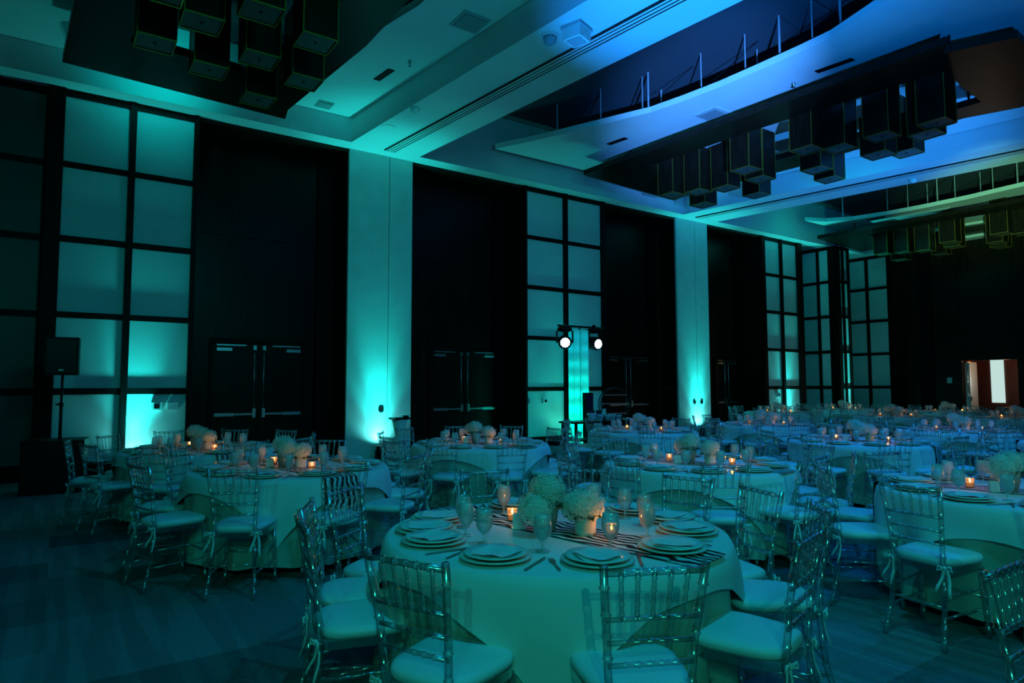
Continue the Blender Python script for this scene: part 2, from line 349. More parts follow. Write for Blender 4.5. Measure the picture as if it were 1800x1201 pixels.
MB().box((.02, -.2, .95), (.14, -.06, 1.1)).obj('latch_case', STEEL, d5)
lamp('door_lamp', 'POINT', (25.75, 9.2, 1.6), None, 5, (.9, 1, .95), radius=.05)

MB().box((-9, WY-.03, 0), (1.98, WY-.011, .22)).obj('baseboard_panel', FRAMEW, wall)

# soffits and beams
struct('trim_1', MB().box((X0, 12.55, ZS), (X1, 14.3, 7.8)), WHITE, 'white soffit strip running above the side wall', cat='trim')
struct('trim_2', MB().box((25.05, Y0, ZS), (X1, 12.55, 7.8)), WHITE, 'white soffit strip running above the far end wall', cat='trim')
def beam(i, xl, xr, sk, trk, label):
    b = estruct('trim_%d' % i, label, 'beam'); L = 12.55-Y0
    q = lambda x, y: (x+sk*(12.55-y), y)
    MB().prism([q(xl, 12.55), q(xr, 12.55), q(xr, Y0), q(xl, Y0)], ZS, 7.8).obj('beam_body', WHITE, b)
    for k, hw, mt in ((-.10, .012, BLKM), (-.066, .018, WHITE), (-.036, .012, BLKM), (0, .022, WHITE), (.036, .012, BLKM), (.066, .018, WHITE), (.10, .012, BLKM)):
        MB().prism([q(trk+k-hw, 12.54), q(trk+k+hw, 12.54), q(trk+k+hw, Y0), q(trk+k-hw, Y0)], ZS-.03, ZS).obj('track_slat', mt, b)
    return b
beam(3, -5.6, -3.9, .1, -4.7, 'white ceiling beam outside the view over the stage side')
beam(4, 4.74, 6.27, .105, 5.56, 'white ceiling beam with partition track over the first pale column')
beam(5, 14.74, 16.25, .16, 15.35, 'white ceiling beam with partition track over the second pale column')

PLATES = []
def inside(x, y, P):
    r = False
    for (xa, ya), (xb, yb) in zip(P, P[1:]+P[:1]):
        if (ya > y) != (yb > y) and x < (xb-xa)*(y-ya)/(yb-ya)+xa: r = not r
    return r
def cloud(i, poly, label):
    PLATES.append(poly)
    c = estruct('ceiling_cloud_%d' % i, label, 'ceiling')
    MB().prism(poly, 6.93, 7.05).obj('cloud_panel', WHITE, c); return c
q4 = lambda x, y: (x+.105*(12.55-y), y)
c1 = cloud(1, [(2.3, 12.55), (2.55, 12.0), (3.34, 11.54), (3.52, 10.9), (3.68, 10.27), (3.82, 9.35), (3.96, 8.66), (4.06, 8.21), (4.18, 6.6), (4.2, 5), (4.1, 3.2), (3.8, 1.4), (3.2, -1), q4(4.73, -1), q4(4.73, 12.55)],
      'pale hanging ceiling panel with air vents beside the first beam')
cloud(2, [(-3.8, 12.55), (-.05, 12.55), (-.1, 12.1), (-.18, 11.62), (.1, 11.4), (.2, 10.2), (.55, 9.2), (.7, 7), (.6, 4), (0, 1), (-2.8, 1)], 'blue shaded ceiling panel past the first lantern frame')
ARC = [(8.1, 12.36), (8.6, 11.3), (9.24, 9.68), (9.55, 8.9), (9.67, 8.2), (9.76, 7.4), (9.78, 6.66), (9.79, 5.9), (9.77, 5.33), (9.5, 4.46), (9.15, 3.3), (8.6, 2.0), (7.8, .6)]
q5 = lambda x, y: (x+.16*(12.55-y), y)
c3 = cloud(3, ARC+[q5(14.72, .6), q5(14.72, 12.3)], 'blue lit ceiling cloud with curved edge above the middle lantern frame')
ARC3 = [(20.2, 12.1), (20.9, 11.75), (21.4, 11.1), (21.65, 10.2), (21.75, 9.2), (21.76, 7.96), (21.6, 6.6), (21.2, 5.0), (20.5, 3.4), (19.4, 1.5)]
c4 = cloud(4, ARC3+[(25.04, 1.5), (25.04, 12.1)], 'pale green ceiling cloud with curved edge near the far wall')
def rods(c, pts):
    for k, (x, y) in enumerate(pts):
        MB().tube([(x, y, 7.05), (x, y, 7.8)], .013 if k % 3 else .02, 6).obj('hanger_rod', ROD, c)
        if k % 2 == 0: MB().tube([(x, y, 7.06), (x+.5, y-.9, 7.8)], .007, 5).obj('brace_wire', BLKM, c)
rods(c3, [(9.0, 11.2), (9.3, 10.1), (9.62, 9.2), (9.58, 9.0), (9.85, 7.9), (9.95, 7.0), (9.92, 6.3), (9.9, 5.7), (9.85, 5.2), (10.4, 9.4), (10.6, 7.2), (10.2, 5.4), (10.5, 5.0)])
rods(c4, [(21.1, 11.3), (21.55, 10.1), (21.8, 9.6), (21.9, 8.8), (21.85, 8.3), (21.75, 7.3), (21.7, 6.7), (22.2, 9.2), (22.3, 7.8)])
rods(c1, [(4.0, 9.9), (4.15, 8.9)])
def vent(c, x, y, s=.3, z=6.93):
    MB().prism([(x-s, y-s), (x+s, y-s), (x+s, y+s), (x-s, y+s)], z-.02, z).obj('vent_plate', VENTM, c)
    MB().prism([(x-s*.82, y-s*.82), (x+s*.82, y-s*.82), (x+s*.82, y+s*.82), (x-s*.82, y+s*.82)], z-.035, z-.02).obj('vent_grille', VENTM2, c)
VENTM = pr('vent_paint', (.42, .44, .45), .6); VENTM2 = pr('vent_grille_paint', (.3, .32, .33), .6)
def slot(c, x, y, l=.55, z=6.93, sk=.12):
    MB().prism([(x-.06+sk*l/2, y-l/2), (x+.06+sk*l/2, y-l/2), (x+.06-sk*l/2, y+l/2), (x-.06-sk*l/2, y+l/2)], z-.015, z).obj('slot_diffuser', BLACK, c)
vent(c1, 4.89, 8.14, .23); vent(c1, 4.06, 12.21, .15); slot(c1, 4.51, 10.43, .5)
vent(c3, 10.62, 8.25, .25); slot(c3, 10.69, 5.78, .6); slot(c3, 10.07, 10.41, .5); vent(c3, 16.0, 8.46, .28); slot(c3, 16.0, 6.02, .7)
vent(c4, 22.58, 8.9, .28); slot(c4, 21.79, 10.6, .5)
for c, x, y in ((c1, 4.67, 9.73), (c3, 10.7, 6.54)):
    MB().lathe([(.03, 0), (.03, -.04), (.012, -.05), (.012, -.09), (.03, -.095)], (x, y, 6.93), 10).obj('sprinkler_head', STEEL, c, True)

# beam-mounted devices
dm = thing('dome_camera', 'small shiny dome on the first ceiling beam', 'camera', (5.55, 7.06, ZS))
MB().lathe([(.13, 0), (.13, -.03), (.11, -.03)], n=20).obj('mount_ring', WHITE, dm); MB().lathe([(.105, -.03), (.09, -.09), (.05, -.125), (.0001, -.135)], n=20).obj('dome', pr('smoked_dome', (.35, .4, .45), .06), dm, True)
pj_ = thing('access_point', 'white square ceiling box beside the small dome', 'device', (5.72, 6.68, ZS), .3)
MB().box((-.16, -.16, -.05), (.16, .16, 0)).obj('mount_plate', VENTM, pj_); MB().box((-.14, -.14, -.2), (.14, .14, -.05)).obj('body', WHITE, pj_); MB().box((-.1, -.1, -.212), (.1, .1, -.2)).obj('front_plate', VENTM, pj_)
for i, (x, y, lab) in enumerate([(5.07, 10.33, 'small square sensor on the first beam above the column'), (16.74, 7.23, 'small ceiling sensor on the second beam')]):
    s_ = thing('ceiling_sensor', lab, 'sensor', (x, y, ZS)); MB().lathe([(.09, 0), (.09, -.04), (.05, -.09), (.0001, -.1)], n=14).obj('body', WHITE, s_, True)
    MB().lathe([(.015, -.1), (.0001, -.112)], n=8).obj('indicator', VENTM, s_)
for x, y, lab in [(5.04, 11.41, 'flush round speaker grille on the first beam near wall')]:
    s_ = thing('ceiling_speaker', lab, 'speaker', (x, y, ZS)); MB().lathe([(.14, 0), (.14, -.012), (.12, -.012)], n=20).obj('rim', WHITE, s_); MB().lathe([(.12, -.01), (.0001, -.012)], n=20).obj('grille', VENTM, s_)

# lantern chandeliers: a dark wood frame and square lanterns hanging through it
FR_OUT = [(9.54, 10.94), (12.79, 11.19), (12.72, 10.77), (13.0, 8.0), (13.02, 4.75), (13.3, 4.0), (13.1, 3.3), (10.54, 3.17), (10.2, 3.95), (9.94, 3.79)]
FR_IN = [(10.3, 9.7), (11.95, 9.8), (12.35, 7.0), (12.5, 4.3), (10.78, 4.17), (10.45, 7.0)]
LANS = [(11.21, 7.55, 5.6, .86), (12.12, 8.27, 5.6, .5), (12.38, 6.78, 5.6, .62), (10.5, 6.12, 5.62, .85), (10.84, 5.73, 5.6, .8), (11.15, 8.33, 5.6, .8), (10.88, 8.82, 5.6, .8),
        (11.42, 4.58, 5.6, .85), (11.1, 4.3, 5.62, .9), (12.05, 5.18, 5.6, .6), (10.89, 5.04, 5.6, .9), (11.3, 5.3, 5.45, .6), (10.55, 7.4, 5.62, .8), (11.5, 9.2, 5.5, .7), (10.6, 9.3, 5.6, .8), (11.6, 6.6, 5.6, .8)]
def lantern_parts():
    s, h = .41, .86
    body = MB(); t = .012
    for a, b in (((0, 0, 0), (s, t, h)), ((0, s-t, 0), (s, s, h)), ((0, t, 0), (t, s-t, h)), ((s-t, t, 0), (s, s-t, h))): body.box(a, b)
    body.box((t, t, h-.02), (s-t, s-t, h))
    ed = MB(); e = .006
    for x in (0, s):
        for y in (0, s): ed.box((x-e, y-e, 0), (x+e, y+e, h))
    for a, b in (((0, -e, -e), (s, e, e)), ((0, s-e, -e), (s, s+e, e)), ((-e, 0, -e), (e, s, e)), ((s-e, 0, -e), (s+e, s, e))): ed.box(a, b)
    bt = MB().box((t, t, .01), (s-t, s-t, .025)); bt.lathe([(.018, .0), (.018, .01)], (s/2, s/2, 0), 10, 1)
    rd = MB().tube([(s/2, s/2, 0), (s/2, s/2, 1)], .014, 6)
    return body.mesh('body', LANT), ed.mesh('gold_edging', GOLD), bt.mesh('base_plate', [LBOT, BLACK]), rd.mesh('hanging_rod', BLKM)
LP = lantern_parts()
ORD = ['first', 'second', 'third', 'fourth', 'fifth', 'sixth', 'seventh', 'eighth', 'ninth', 'tenth', 'eleventh', 'twelfth', 'thirteenth', 'fourteenth', 'fifteenth', 'sixteenth', 'seventeenth']
def chandelier(dx, dy, fname, LANS, KC=1.0638):
    cx, cy = (11.4+dx)*KC, (7+dy)*KC
    fr = thing('lantern_frame', 'dark wooden ceiling frame holding square lanterns, %s' % fname, 'chandelier', (cx, cy, 1.5+4.7*KC))
    o = [((x-11.4)*KC, (y-7)*KC) for x, y in FR_OUT]; n = [((x-11.4)*KC, (y-7)*KC) for x, y in FR_IN]
    # four boards between the outline and the opening
    quads = [[o[0], o[1], n[1], n[0]], [o[1], o[2], o[3], o[4], n[3], n[2], n[1]], [o[4], o[5], o[6], o[7], o[8], n[4], n[3]], [o[8], o[9], o[0], n[0], n[5], n[4]]]
    for qd in quads: MB().prism(qd, 0, .12).obj('frame_board', LANT, fr)
    for x, y in ((-1.4, 3.2), (.9, 3.4), (1.4, -2.6), (-.9, -3.2)): MB().tube([(x, y, .12), (x, y, .43 if KC > 1 else 1.6)], .02, 6).obj('hanger_rod', BLKM, fr)
    order = sorted(range(len(LANS)), key=lambda i: -LANS[i][1])
    for rank, i in enumerate(order):
        x, y, z, h = LANS[i]; h = min(1.0, h*1.2); x = (x+dx)*KC; y = (y+dy)*KC; z = 1.5+(z-1.5)*KC; h = min(h, 6.88-z)
        t = thing('box_lantern', 'square bronze lantern with gold edges in %s, %s from its wall end' % (fname, ORD[rank]), 'lantern', (x, y, z), 0, 'lanterns of ' + fname)
        for nme, me in zip(('body', 'gold_edging', 'base_plate'), LP[:3]):
            c = link(nme, me, t); c.scale = (KC, KC, h/.86)
        c = link('hanging_rod', LP[3], t, (.01, .01, h)); c.scale = (1, 1, (6.93 if any(inside(x+.2, y+.2, p) for p in PLATES) else 7.8)-z-h)
chandelier(-9.64, .38, 'the darkest frame', [(x+9.64, y-.38, 5.6, .8) for x, y in ((.62, 8.5), (1.28, 8.86), (2.03, 9.44), (1.0, 7.7), (1.75, 8.2), (2.4, 8.5), (.55, 7.3), (1.5, 7.1), (2.2, 7.4))], 1.0)
chandelier(0, 0, 'the middle frame', LANS)
chandelier(10.46, .63, 'the farther frame', LANS)

# ------------------------------------------------------------------ uplights along the wall
def uplight(x, y, label, P=240, tilt=.0, size=38):
    t = thing('uplight', label, 'uplight', (x, y, 0))
    MB().lathe([(.05, .02), (.10, .05), (.105, .26), (.095, .27)], n=16).obj('housing', BLACK, t, True)
    MB().lathe([(.095, .262), (.0001, .264)], n=16).obj('lens', CYLENS, t)
    MB().box((-.13, -.02, 0), (.13, .02, .02)).box((-.13, -.02, 0), (-.115, .02, .2)).box((.115, -.02, 0), (.13, .02, .2)).obj('yoke', BLKM, t)
    lamp('uplight_beam', 'SPOT', (x, y, .29), (x, y+tilt, 6.3), P*1.0, CYAN, size, 1, .05)
    lamp('uplight_mid', 'SPOT', (x, y, .29), (x, y+.03, 1.2), P*.36, CYAN, 70, 1, .05)
    lamp('uplight_spill', 'SPOT', (x, y, .29), (x, y+.25, 1.2), P*.07, (.12, 1, .97), 150, 1, .05)
UPY = 12.72
uplight(1.11, UPY, 'small black uplight under the bright lattice behind the loudspeaker', 440, 1.3)
uplight(5.54, UPY, 'small black uplight at the foot of the first pale column', 760)
uplight(10.35, 12.45, 'small black uplight behind the lighting totem', 150)
uplight(15.6, UPY, 'small black uplight at the foot of the second pale column', 760)
uplight(20.13, UPY, 'small black uplight at the narrow lattice beside the corner', 620)
uplight(22.88, 11.95, 'small black uplight at the foot of the lattice pier', 620)

# wall plates
def plate(x, z, w_, h_, label, dark=True, y=WY):
    t = thing('wall_plate', label, 'wall plate', (x, y, z))
    MB().box((-w_/2, -.035, -h_/2), (w_/2, .03, h_/2)).obj('cover', WHITE, t)
    if dark: MB().box((-w_*.25, -.04, -h_*.3), (w_*.25, -.034, h_*.3)).obj('display', BLACK, t)
plate(1.44, 1.15, .17, .13, 'white wall control with dark display on the bright lattice')
plate(1.69, 1.15, .17, .12, 'plain white switch plate beside the wall control', False)
plate(9.92, 1.12, .15, .11, 'small lit wall control on the totem lattice')
plate(9.52, 1.12, .18, .11, 'plain switch plate on the totem lattice', False)
plate(19.65, 1.18, .14, .14, 'small wall control on the narrow corner lattice')
for x, lab in ((5.6, 'round socket cover on the first pale column'), (15.47, 'round socket cover on second column before its joint'), (15.78, 'round socket cover on second column past its joint')):
    t = thing('socket_cover', lab, 'socket', (x, WY, 1.0))
    rg = MB(); rg.lathe([(.062, 0), (.062, .012), (.052, .012)], n=18); ob = rg.obj('rim', BLKM, t); ob.rotation_euler = (PI/2, 0, 0)
    rg = MB(); rg.lathe([(.052, .010), (.0001, .012)], n=18); ob = rg.obj('cap', WHITE, t); ob.rotation_euler = (PI/2, 0, 0)

# ------------------------------------------------------------------ loudspeaker on its sub
sb = thing('subwoofer', 'large black subwoofer box on the carpet by the dark lattice', 'speaker', (.03, 11.55, 0), -.12)
MB().box((-.37, -.33, .02), (.37, .33, .74)).obj('cabinet', BLACK, sb); MB().box((-.34, -.345, .06), (.34, -.331, .70)).obj('grille', BLKM, sb)
for s in (-1, 1): MB().box((s*.371-.006, -.1, .4), (s*.371+.006, .1, .46)).obj('handle', BLKM, sb)
for x, y in ((-.3, -.26), (.3, -.26), (-.3, .26), (.3, .26)): MB().lathe([(.03, 0), (.03, .02)], (x, y, 0), 10).obj('foot', BLACK, sb)
sp = thing('loudspeaker', 'black loudspeaker cabinet on a pole above the subwoofer', 'speaker', (.07, 11.5, .74), -.12)
MB().tube([(0, 0, 0), (0, 0, .5)], .022, 10).tube([(0, 0, .45), (0, 0, .98)], .017, 10).obj('pole', BLKM, sp, True)
MB().tube([(-.07, 0, .5), (.03, 0, .5)], .012, 8).lathe([(.03, -.03), (.03, .03)], (0, 0, .5), 10).obj('clamp_knob', BLKM, sp)
MB().prism([(-.2, -.17), (.2, -.17), (.2, .05), (.12, .2), (-.12, .2), (-.2, .05)], .92, 1.46).obj('cabinet', BLACK, sp)
MB().box((-.18, -.182, .95), (.18, -.171, 1.43)).obj('grille', BLKM, sp); MB().box((-.03, -.187, .98), (.03, -.183, 1.0)).obj('badge', STEEL, sp)

# covered pedestal beside the first column
pd = thing('covered_pedestal', 'slim white covered pedestal with black tray by the first column', 'pedestal', (5.72, 12.25, 0))
MB().lathe([(.13, .0), (.09, .3), (.09, .5), (.15, .82)], n=20).obj('cover', CLOTH, pd, True); MB().box((-.17, -.15, .82), (.17, .15, .86)).obj('tray', BLACK, pd)
MB().box((.02, -.12, .86), (.15, 0, .9)).obj('receiver', BLKM, pd)

# ------------------------------------------------------------------ lighting totem and its two heads
tt = thing('lighting_totem', 'white scrim covered truss totem with black crossbar before the lattice', 'totem', (10.06, 11.8, 0))
MB().box((-.35, -.3, 0), (.35, .3, .03)).obj('base_plate', BLKM, tt)
MB().box((-.21, -.1, .03), (-.02, .1, 2.8)).obj('scrim', TRUSSC, tt); MB().box((.04, -.1, .03), (.24, .1, 2.8)).obj('scrim', TRUSSC, tt)
MB().tube([(.01, -.05, .03), (.01, -.05, 2.85)], .02, 8).obj('post', BLKM, tt)
MB().tube([(-.6, 0, 2.88), (.8, 0, 2.88)], .025, 10).obj('crossbar', BLKM, tt, True)
for dx in (-.115, .14):
    for z, P, c in ((.25, 2.4, (0, 1, .62)), (.6, 2.0, (0, 1, .66)), (.95, 1.5, (0, 1, .72)), (1.3, 1.1, (0, 1, .8)), (1.65, .8, (0, 1, .85)), (2.0, .6, (0, .95, .95)), (2.35, .45, (0, .8, 1)), (2.65, .35, (0, .8, 1))):
        lamp('totem_glow', 'POINT', (10.06+dx, 11.8, z), None, P, c, radius=.05)
lamp('totem_glow_back', 'SPOT', (10.75, 12.5, .1), (10.5, 12.95, 1.0), 16, (0, 1, .55), 100, 1, .05)
def moving_head(x, y, z, yaw, label):
    t = thing('moving_head', label, 'stage light', (x, y, z), yaw)
    MB().lathe([(.13, .24), (.17, .26), (.17, .33), (.1, .36)], n=18).obj('base', BLACK, t, True)
    MB().box((-.03, -.03, .36), (.03, .03, .44)).obj('clamp', BLKM, t)
    MB().box((-.2, -.05, -.02), (-.165, .05, .26)).box((.165, -.05, -.02), (.2, .05, .26)).obj('yoke', BLACK, t)
    hb = MB().lathe([(.1, -.17), (.15, -.12), (.16, .1), (.135, .16), (.12, .16)], n=20); h = hb.obj('head', BLACK, t, True); h.rotation_euler = (PI/2+.15, 0, 0)
    l_ = MB().lathe([(.12, .155), (.0001, .157)], n=20).obj('lens', BLKM, h)
    cells = MB()
    for rr, kk in ((0, 1), (.045, 6), (.09, 12)):
        for k in range(kk): cells.lathe([(.021, .158), (.018, .166), (.0001, .169)], (rr*math.cos(2*PI*k/kk), rr*math.sin(2*PI*k/kk), 0), 8)
    cells.obj('led_cells', LENS, h); return t
moving_head(9.62, 11.75, 2.5, R(-35), 'moving head lamp facing the room on the totem crossbar')
moving_head(10.52, 11.75, 2.5, R(-2), 'moving head lamp turned aside on the totem crossbar')
mn = thing('floor_monitor', 'dark glossy screen box standing before the totem', 'screen', (10.05, 11.45, 0))
MB().box((-.11, -.06, .03), (.11, .06, 1.33)).obj('body', BLACK, mn); MB().box((-.1, -.066, .9), (.1, -.061, 1.28)).obj('screen', SCREEN, mn); MB().box((-.18, -.15, 0), (.18, .15, .03)).obj('foot', BLKM, mn)

# ------------------------------------------------------------------ dessert table
dt = thing('dessert_table', 'long dark dessert table before the lighting totem', 'table', (10.05, 11.0, 0))
MB().box((-1.0, -.28, .68), (.75, .28, .72)).obj('tabletop', BLACK, dt)
for x in (-.93, .68):
    for y in (-.22, .22): MB().box((x-.025, y-.025, 0), (x+.025, y+.025, .68)).obj('leg', BLKM, dt)
MB().box((-.9, -.24, .3), (.65, .24, .33)).obj('lower_shelf', BLACK, dt)
BOWLM = pr('blue_grey_bowl', (.45, .5, .6), .4)
k = 0
for x, y, s, lab in ((9.72, 10.95, 1.15, 'tall bowl'), (9.92, 10.9, 1.0, 'bowl'), (10.1, 10.85, .9, 'bowl'), (10.28, 10.9, 1.0, 'bowl'), (10.42, 10.85, .85, 'bowl'), (9.62, 10.85, .75, 'bowl')):
    t = thing('serving_bowl', '%s pale %s on the dessert table, counted from the totem' % (ORD[k], lab), 'bowl', (x, y, .72), 0, 'bowls on the dessert table'); k += 1
    MB().lathe([(.05*s, 0), (.06*s, .01), (.085*s, .1*s), (.09*s, .14*s), (.082*s, .14*s), (.05*s, .03)], n=18).obj('bowl_body', BOWLM, t, True)
pl_ = thing('serving_plate', 'pale flat plate at the end of the dessert table', 'plate', (10.7, 10.86, .72)); MB().lathe([(.07, 0), (.13, .02), (.125, .028), (.0001, .02)], n=20).obj('plate_body', CHINA, pl_, True)
for x, y, w_, h_, lab in ((9.82, 11.1, .18, .13, 'black framed sign behind the dessert bowls'), (10.07, 11.1, .13, .12, 'small framed sign between dessert bowls'), (10.2, 11.08, .1, .15, 'cream card standing on the dessert table')):
    t = thing('table_sign', lab, 'sign', (x, y, .72+.1), -.5)
    MB().box((-w_/2, 0, 0), (w_/2, .015, h_)).obj('frame', BLACK if 'fram' in lab else VWHITE, t); MB().box((-w_/2+.015, -.004, .015), (w_/2-.015, 0, h_-.015)).obj('card', VWHITE if 'cream' in lab else SCREEN, t)
    MB().box((-.03, 0, -.1), (.03, .06, 0)).obj('stand', BLKM, t)
rs = thing('ring_stand', 'round black metal shelf stand at the end of dessert table', 'stand', (10.5, 11.05, .72), -.35)
rg = MB(); NR = 40
rg.tube([(.36*math.cos(2*PI*k/NR), -.06, .36+.36*math.sin(2*PI*k/NR)) for k in range(NR+1)], .012, 6); rg.tube([(.36*math.cos(2*PI*k/NR), .06, .36+.36*math.sin(2*PI*k/NR)) for k in range(NR+1)], .012, 6)
rg.obj('ring', BLKM, rs, True)
for z in (.14, .36, .56):
    hw = math.sqrt(.36**2-(z-.36)**2); MB().box((-hw, -.06, z-.008), (hw, .06, z+.008)).obj('shelf', STEEL, rs)

# ------------------------------------------------------------------ chairs
def path_post(s):
    return [(s*.168, -.262, 0), (s*.150, -.205, .22), (s*.140, -.183, .45), (s*.151, -.203, .66), (s*.166, -.232, .82), (s*.174, -.252, .918)]
def post_at(z, s=1):
    P = path_post(s)
    for a, b in zip(P, P[1:]):
        if a[2] <= z <= b[2]:
            k = (z-a[2])/(b[2]-a[2]); return tuple(a[i]+(b[i]-a[i])*k for i in range(3))
def cushion_mesh():
    mb = MB(); n = 28; ring = []
    def outline(sc, z):
        pts = []
        for k in range(n):
            a = 2*PI*k/n; c, s = math.cos(a), math.sin(a); e = .55
            x = math.copysign(abs(c)**e, c); y = math.copysign(abs(s)**e, s)
            hw = .195+.02*y; pts.append((x*hw*sc, y*.20*sc, z))
        return pts
    prof = [(.93, 0), (.99, .012), (1.0, .026), (.965, .040), (.85, .049), (.6, .053), (.25, .055)]
    v = []; f = []
    for sc, z in prof: v += outline(sc, z)
    for i in range(len(prof)-1):
        for k in range(n): f.append((i*n+k, i*n+(k+1) % n, (i+1)*n+(k+1) % n, (i+1)*n+k))
    f.append(tuple(range(n))[::-1]); f.append(tuple(range((len(prof)-1)*n, len(prof)*n)))
    return mb.add(v, f).mesh('cushion', CUSH, True)
def seat_mesh():
    n = 24; P = []
    for k in range(n):
        a = 2*PI*k/n; c, s = math.cos(a), math.sin(a); e = .42
        x = math.copysign(abs(c)**e, c); y = math.copysign(abs(s)**e, s); P.append((x*(.188+.018*y), y*.195))
    return MB().prism(P, .418, .452).mesh('seat', ACRYL)
def tie_mesh():
    mb = MB()
    for dx, dz, l in ((-.02, .0, .13), (.016, .0, .16)):
        v = []; f = []
        for i in range(5):
            q = i/4; x = dx*(.3+q*1.6)+.006*math.sin(q*5); y = -.012-.02*q+.01*math.sin(q*4); z = -q*l; v += [(x-.008, y, z), (x+.008, y+.002, z), (x+.008, y+.006, z), (x-.008, y+.004, z)]
        for i in range(4):
            for k in range(4): f.append((i*4+k, i*4+(k+1) % 4, i*4+4+(k+1) % 4, i*4+4+k))
        f.append((3, 2, 1, 0)); f.append((16, 17, 18, 19)); mb.add(v, f)
    mb.lathe([(.004, -.012), (.014, 0), (.004, .014)], (0, -.012, 0), 8)
    for s in (-1, 1): mb.tube([(0, -.012, 0), (s*.03, -.02, .012), (s*.04, -.018, -.012), (0, -.012, -.002)], .006, 6)
    return mb.mesh('cushion_tie', CUSH, True)
def chair_meshes():
    D = []
    for s in (-1, 1):
        D.append(('back_post', MB().bamboo(path_post(s), .0145, (.05, .13, .24, .36, .48, .56, .66, .74, .82, .92), 8).mesh('back_post', ACRYL, True)))
        D.append(('leg', MB().bamboo([(s*.188, .186, 0), (s*.180, .178, .25), (s*.172, .170, .42)], .0145, (.12, .34, .56, .8), 8).mesh('leg', ACRYL, True)))
    def rail(z, r=.009, nodes=(.2, .36, .5, .64, .8)):
        a, b = post_at(z, -1), post_at(z, 1); return MB().bamboo([a, b], r, nodes, 8).mesh('back_rail', ACRYL, True)
    D.append(('top_rail', rail(.893, .0125)))
    for z in (.735, .655, .58): D.append(('back_rail', rail(z)))
    for k in range(5):
        q = (k+1)/6; a, b = post_at(.735, -1), post_at(.735, 1); c, d = post_at(.893, -1), post_at(.893, 1)
        lo = Vector(a).lerp(Vector(b), q); hi = Vector(c).lerp(Vector(d), q)
        D.append(('spindle', MB().bamboo([lo, hi], .0085, (.1, .34, .6, .86), 7).mesh('spindle', ACRYL, True)))
    for z in (.17, .29):
        for s in (-1, 1):
            D.append(('stretcher', MB().bamboo([post_at(z, s), (s*.182, .178, z+.01)], .008, (.25, .5, .75), 7).mesh('stretcher', ACRYL, True)))
    D.append(('stretcher', MB().bamboo([(-.182, .18, .24), (.182, .18, .24)], .008, (.25, .5, .75), 7).mesh('stretcher', ACRYL, True)))
    D.append(('stretcher', MB().bamboo([post_at(.23, -1), post_at(.23, 1)], .008, (.25, .5, .75), 7).mesh('stretcher', ACRYL, True)))
    D.append(('seat', seat_mesh()))
    return D
CH = chair_meshes(); CUSHM = cushion_mesh(); TIE = tie_mesh()
def far_chair_meshes():
    mb = MB()
    for s in (-1, 1):
        mb.bamboo(path_post(s), .015, (.24, .48, .66, .74, .82, .92), 5); mb.tube([(s*.188, .186, 0), (s*.172, .170, .42)], .0145, 5)
        mb.tube([post_at(.22, s), (s*.182, .178, .23)], .008, 4)
    for z, r in ((.893, .0125), (.735, .009), (.655, .009), (.58, .009)): mb.bamboo([post_at(z, -1), post_at(z, 1)], r, (.2, .5, .8), 5)
    a, b = post_at(.735, -1), post_at(.735, 1); c, d = post_at(.893, -1), post_at(.893, 1)
    for k in range(5):
        q = (k+1)/6; mb.bamboo([Vector(a).lerp(Vector(b), q), Vector(c).lerp(Vector(d), q)], .0085, (.1, .34, .6, .86), 5)
    mb.box((-.18, -.19, .418), (.18, .19, .45))
    return mb.mesh('chair_frame', ACRYL, True)
FARCH = far_chair_meshes()
def chair(x, y, face, label, near=True, group=None):
    t = thing('chiavari_chair', label, 'chair', (x, y, 0), face-PI/2, group)
    if near:
        for n, me in CH: link(n, me, t)
    else: link('chair_frame', FARCH, t)
    c = link('cushion', CUSHM, t, (0, .012, .452))
    if near:
        for s in (-1, 1): link('cushion_tie', TIE, c, (s*.155, -.205, .0), s*.3)
    return t

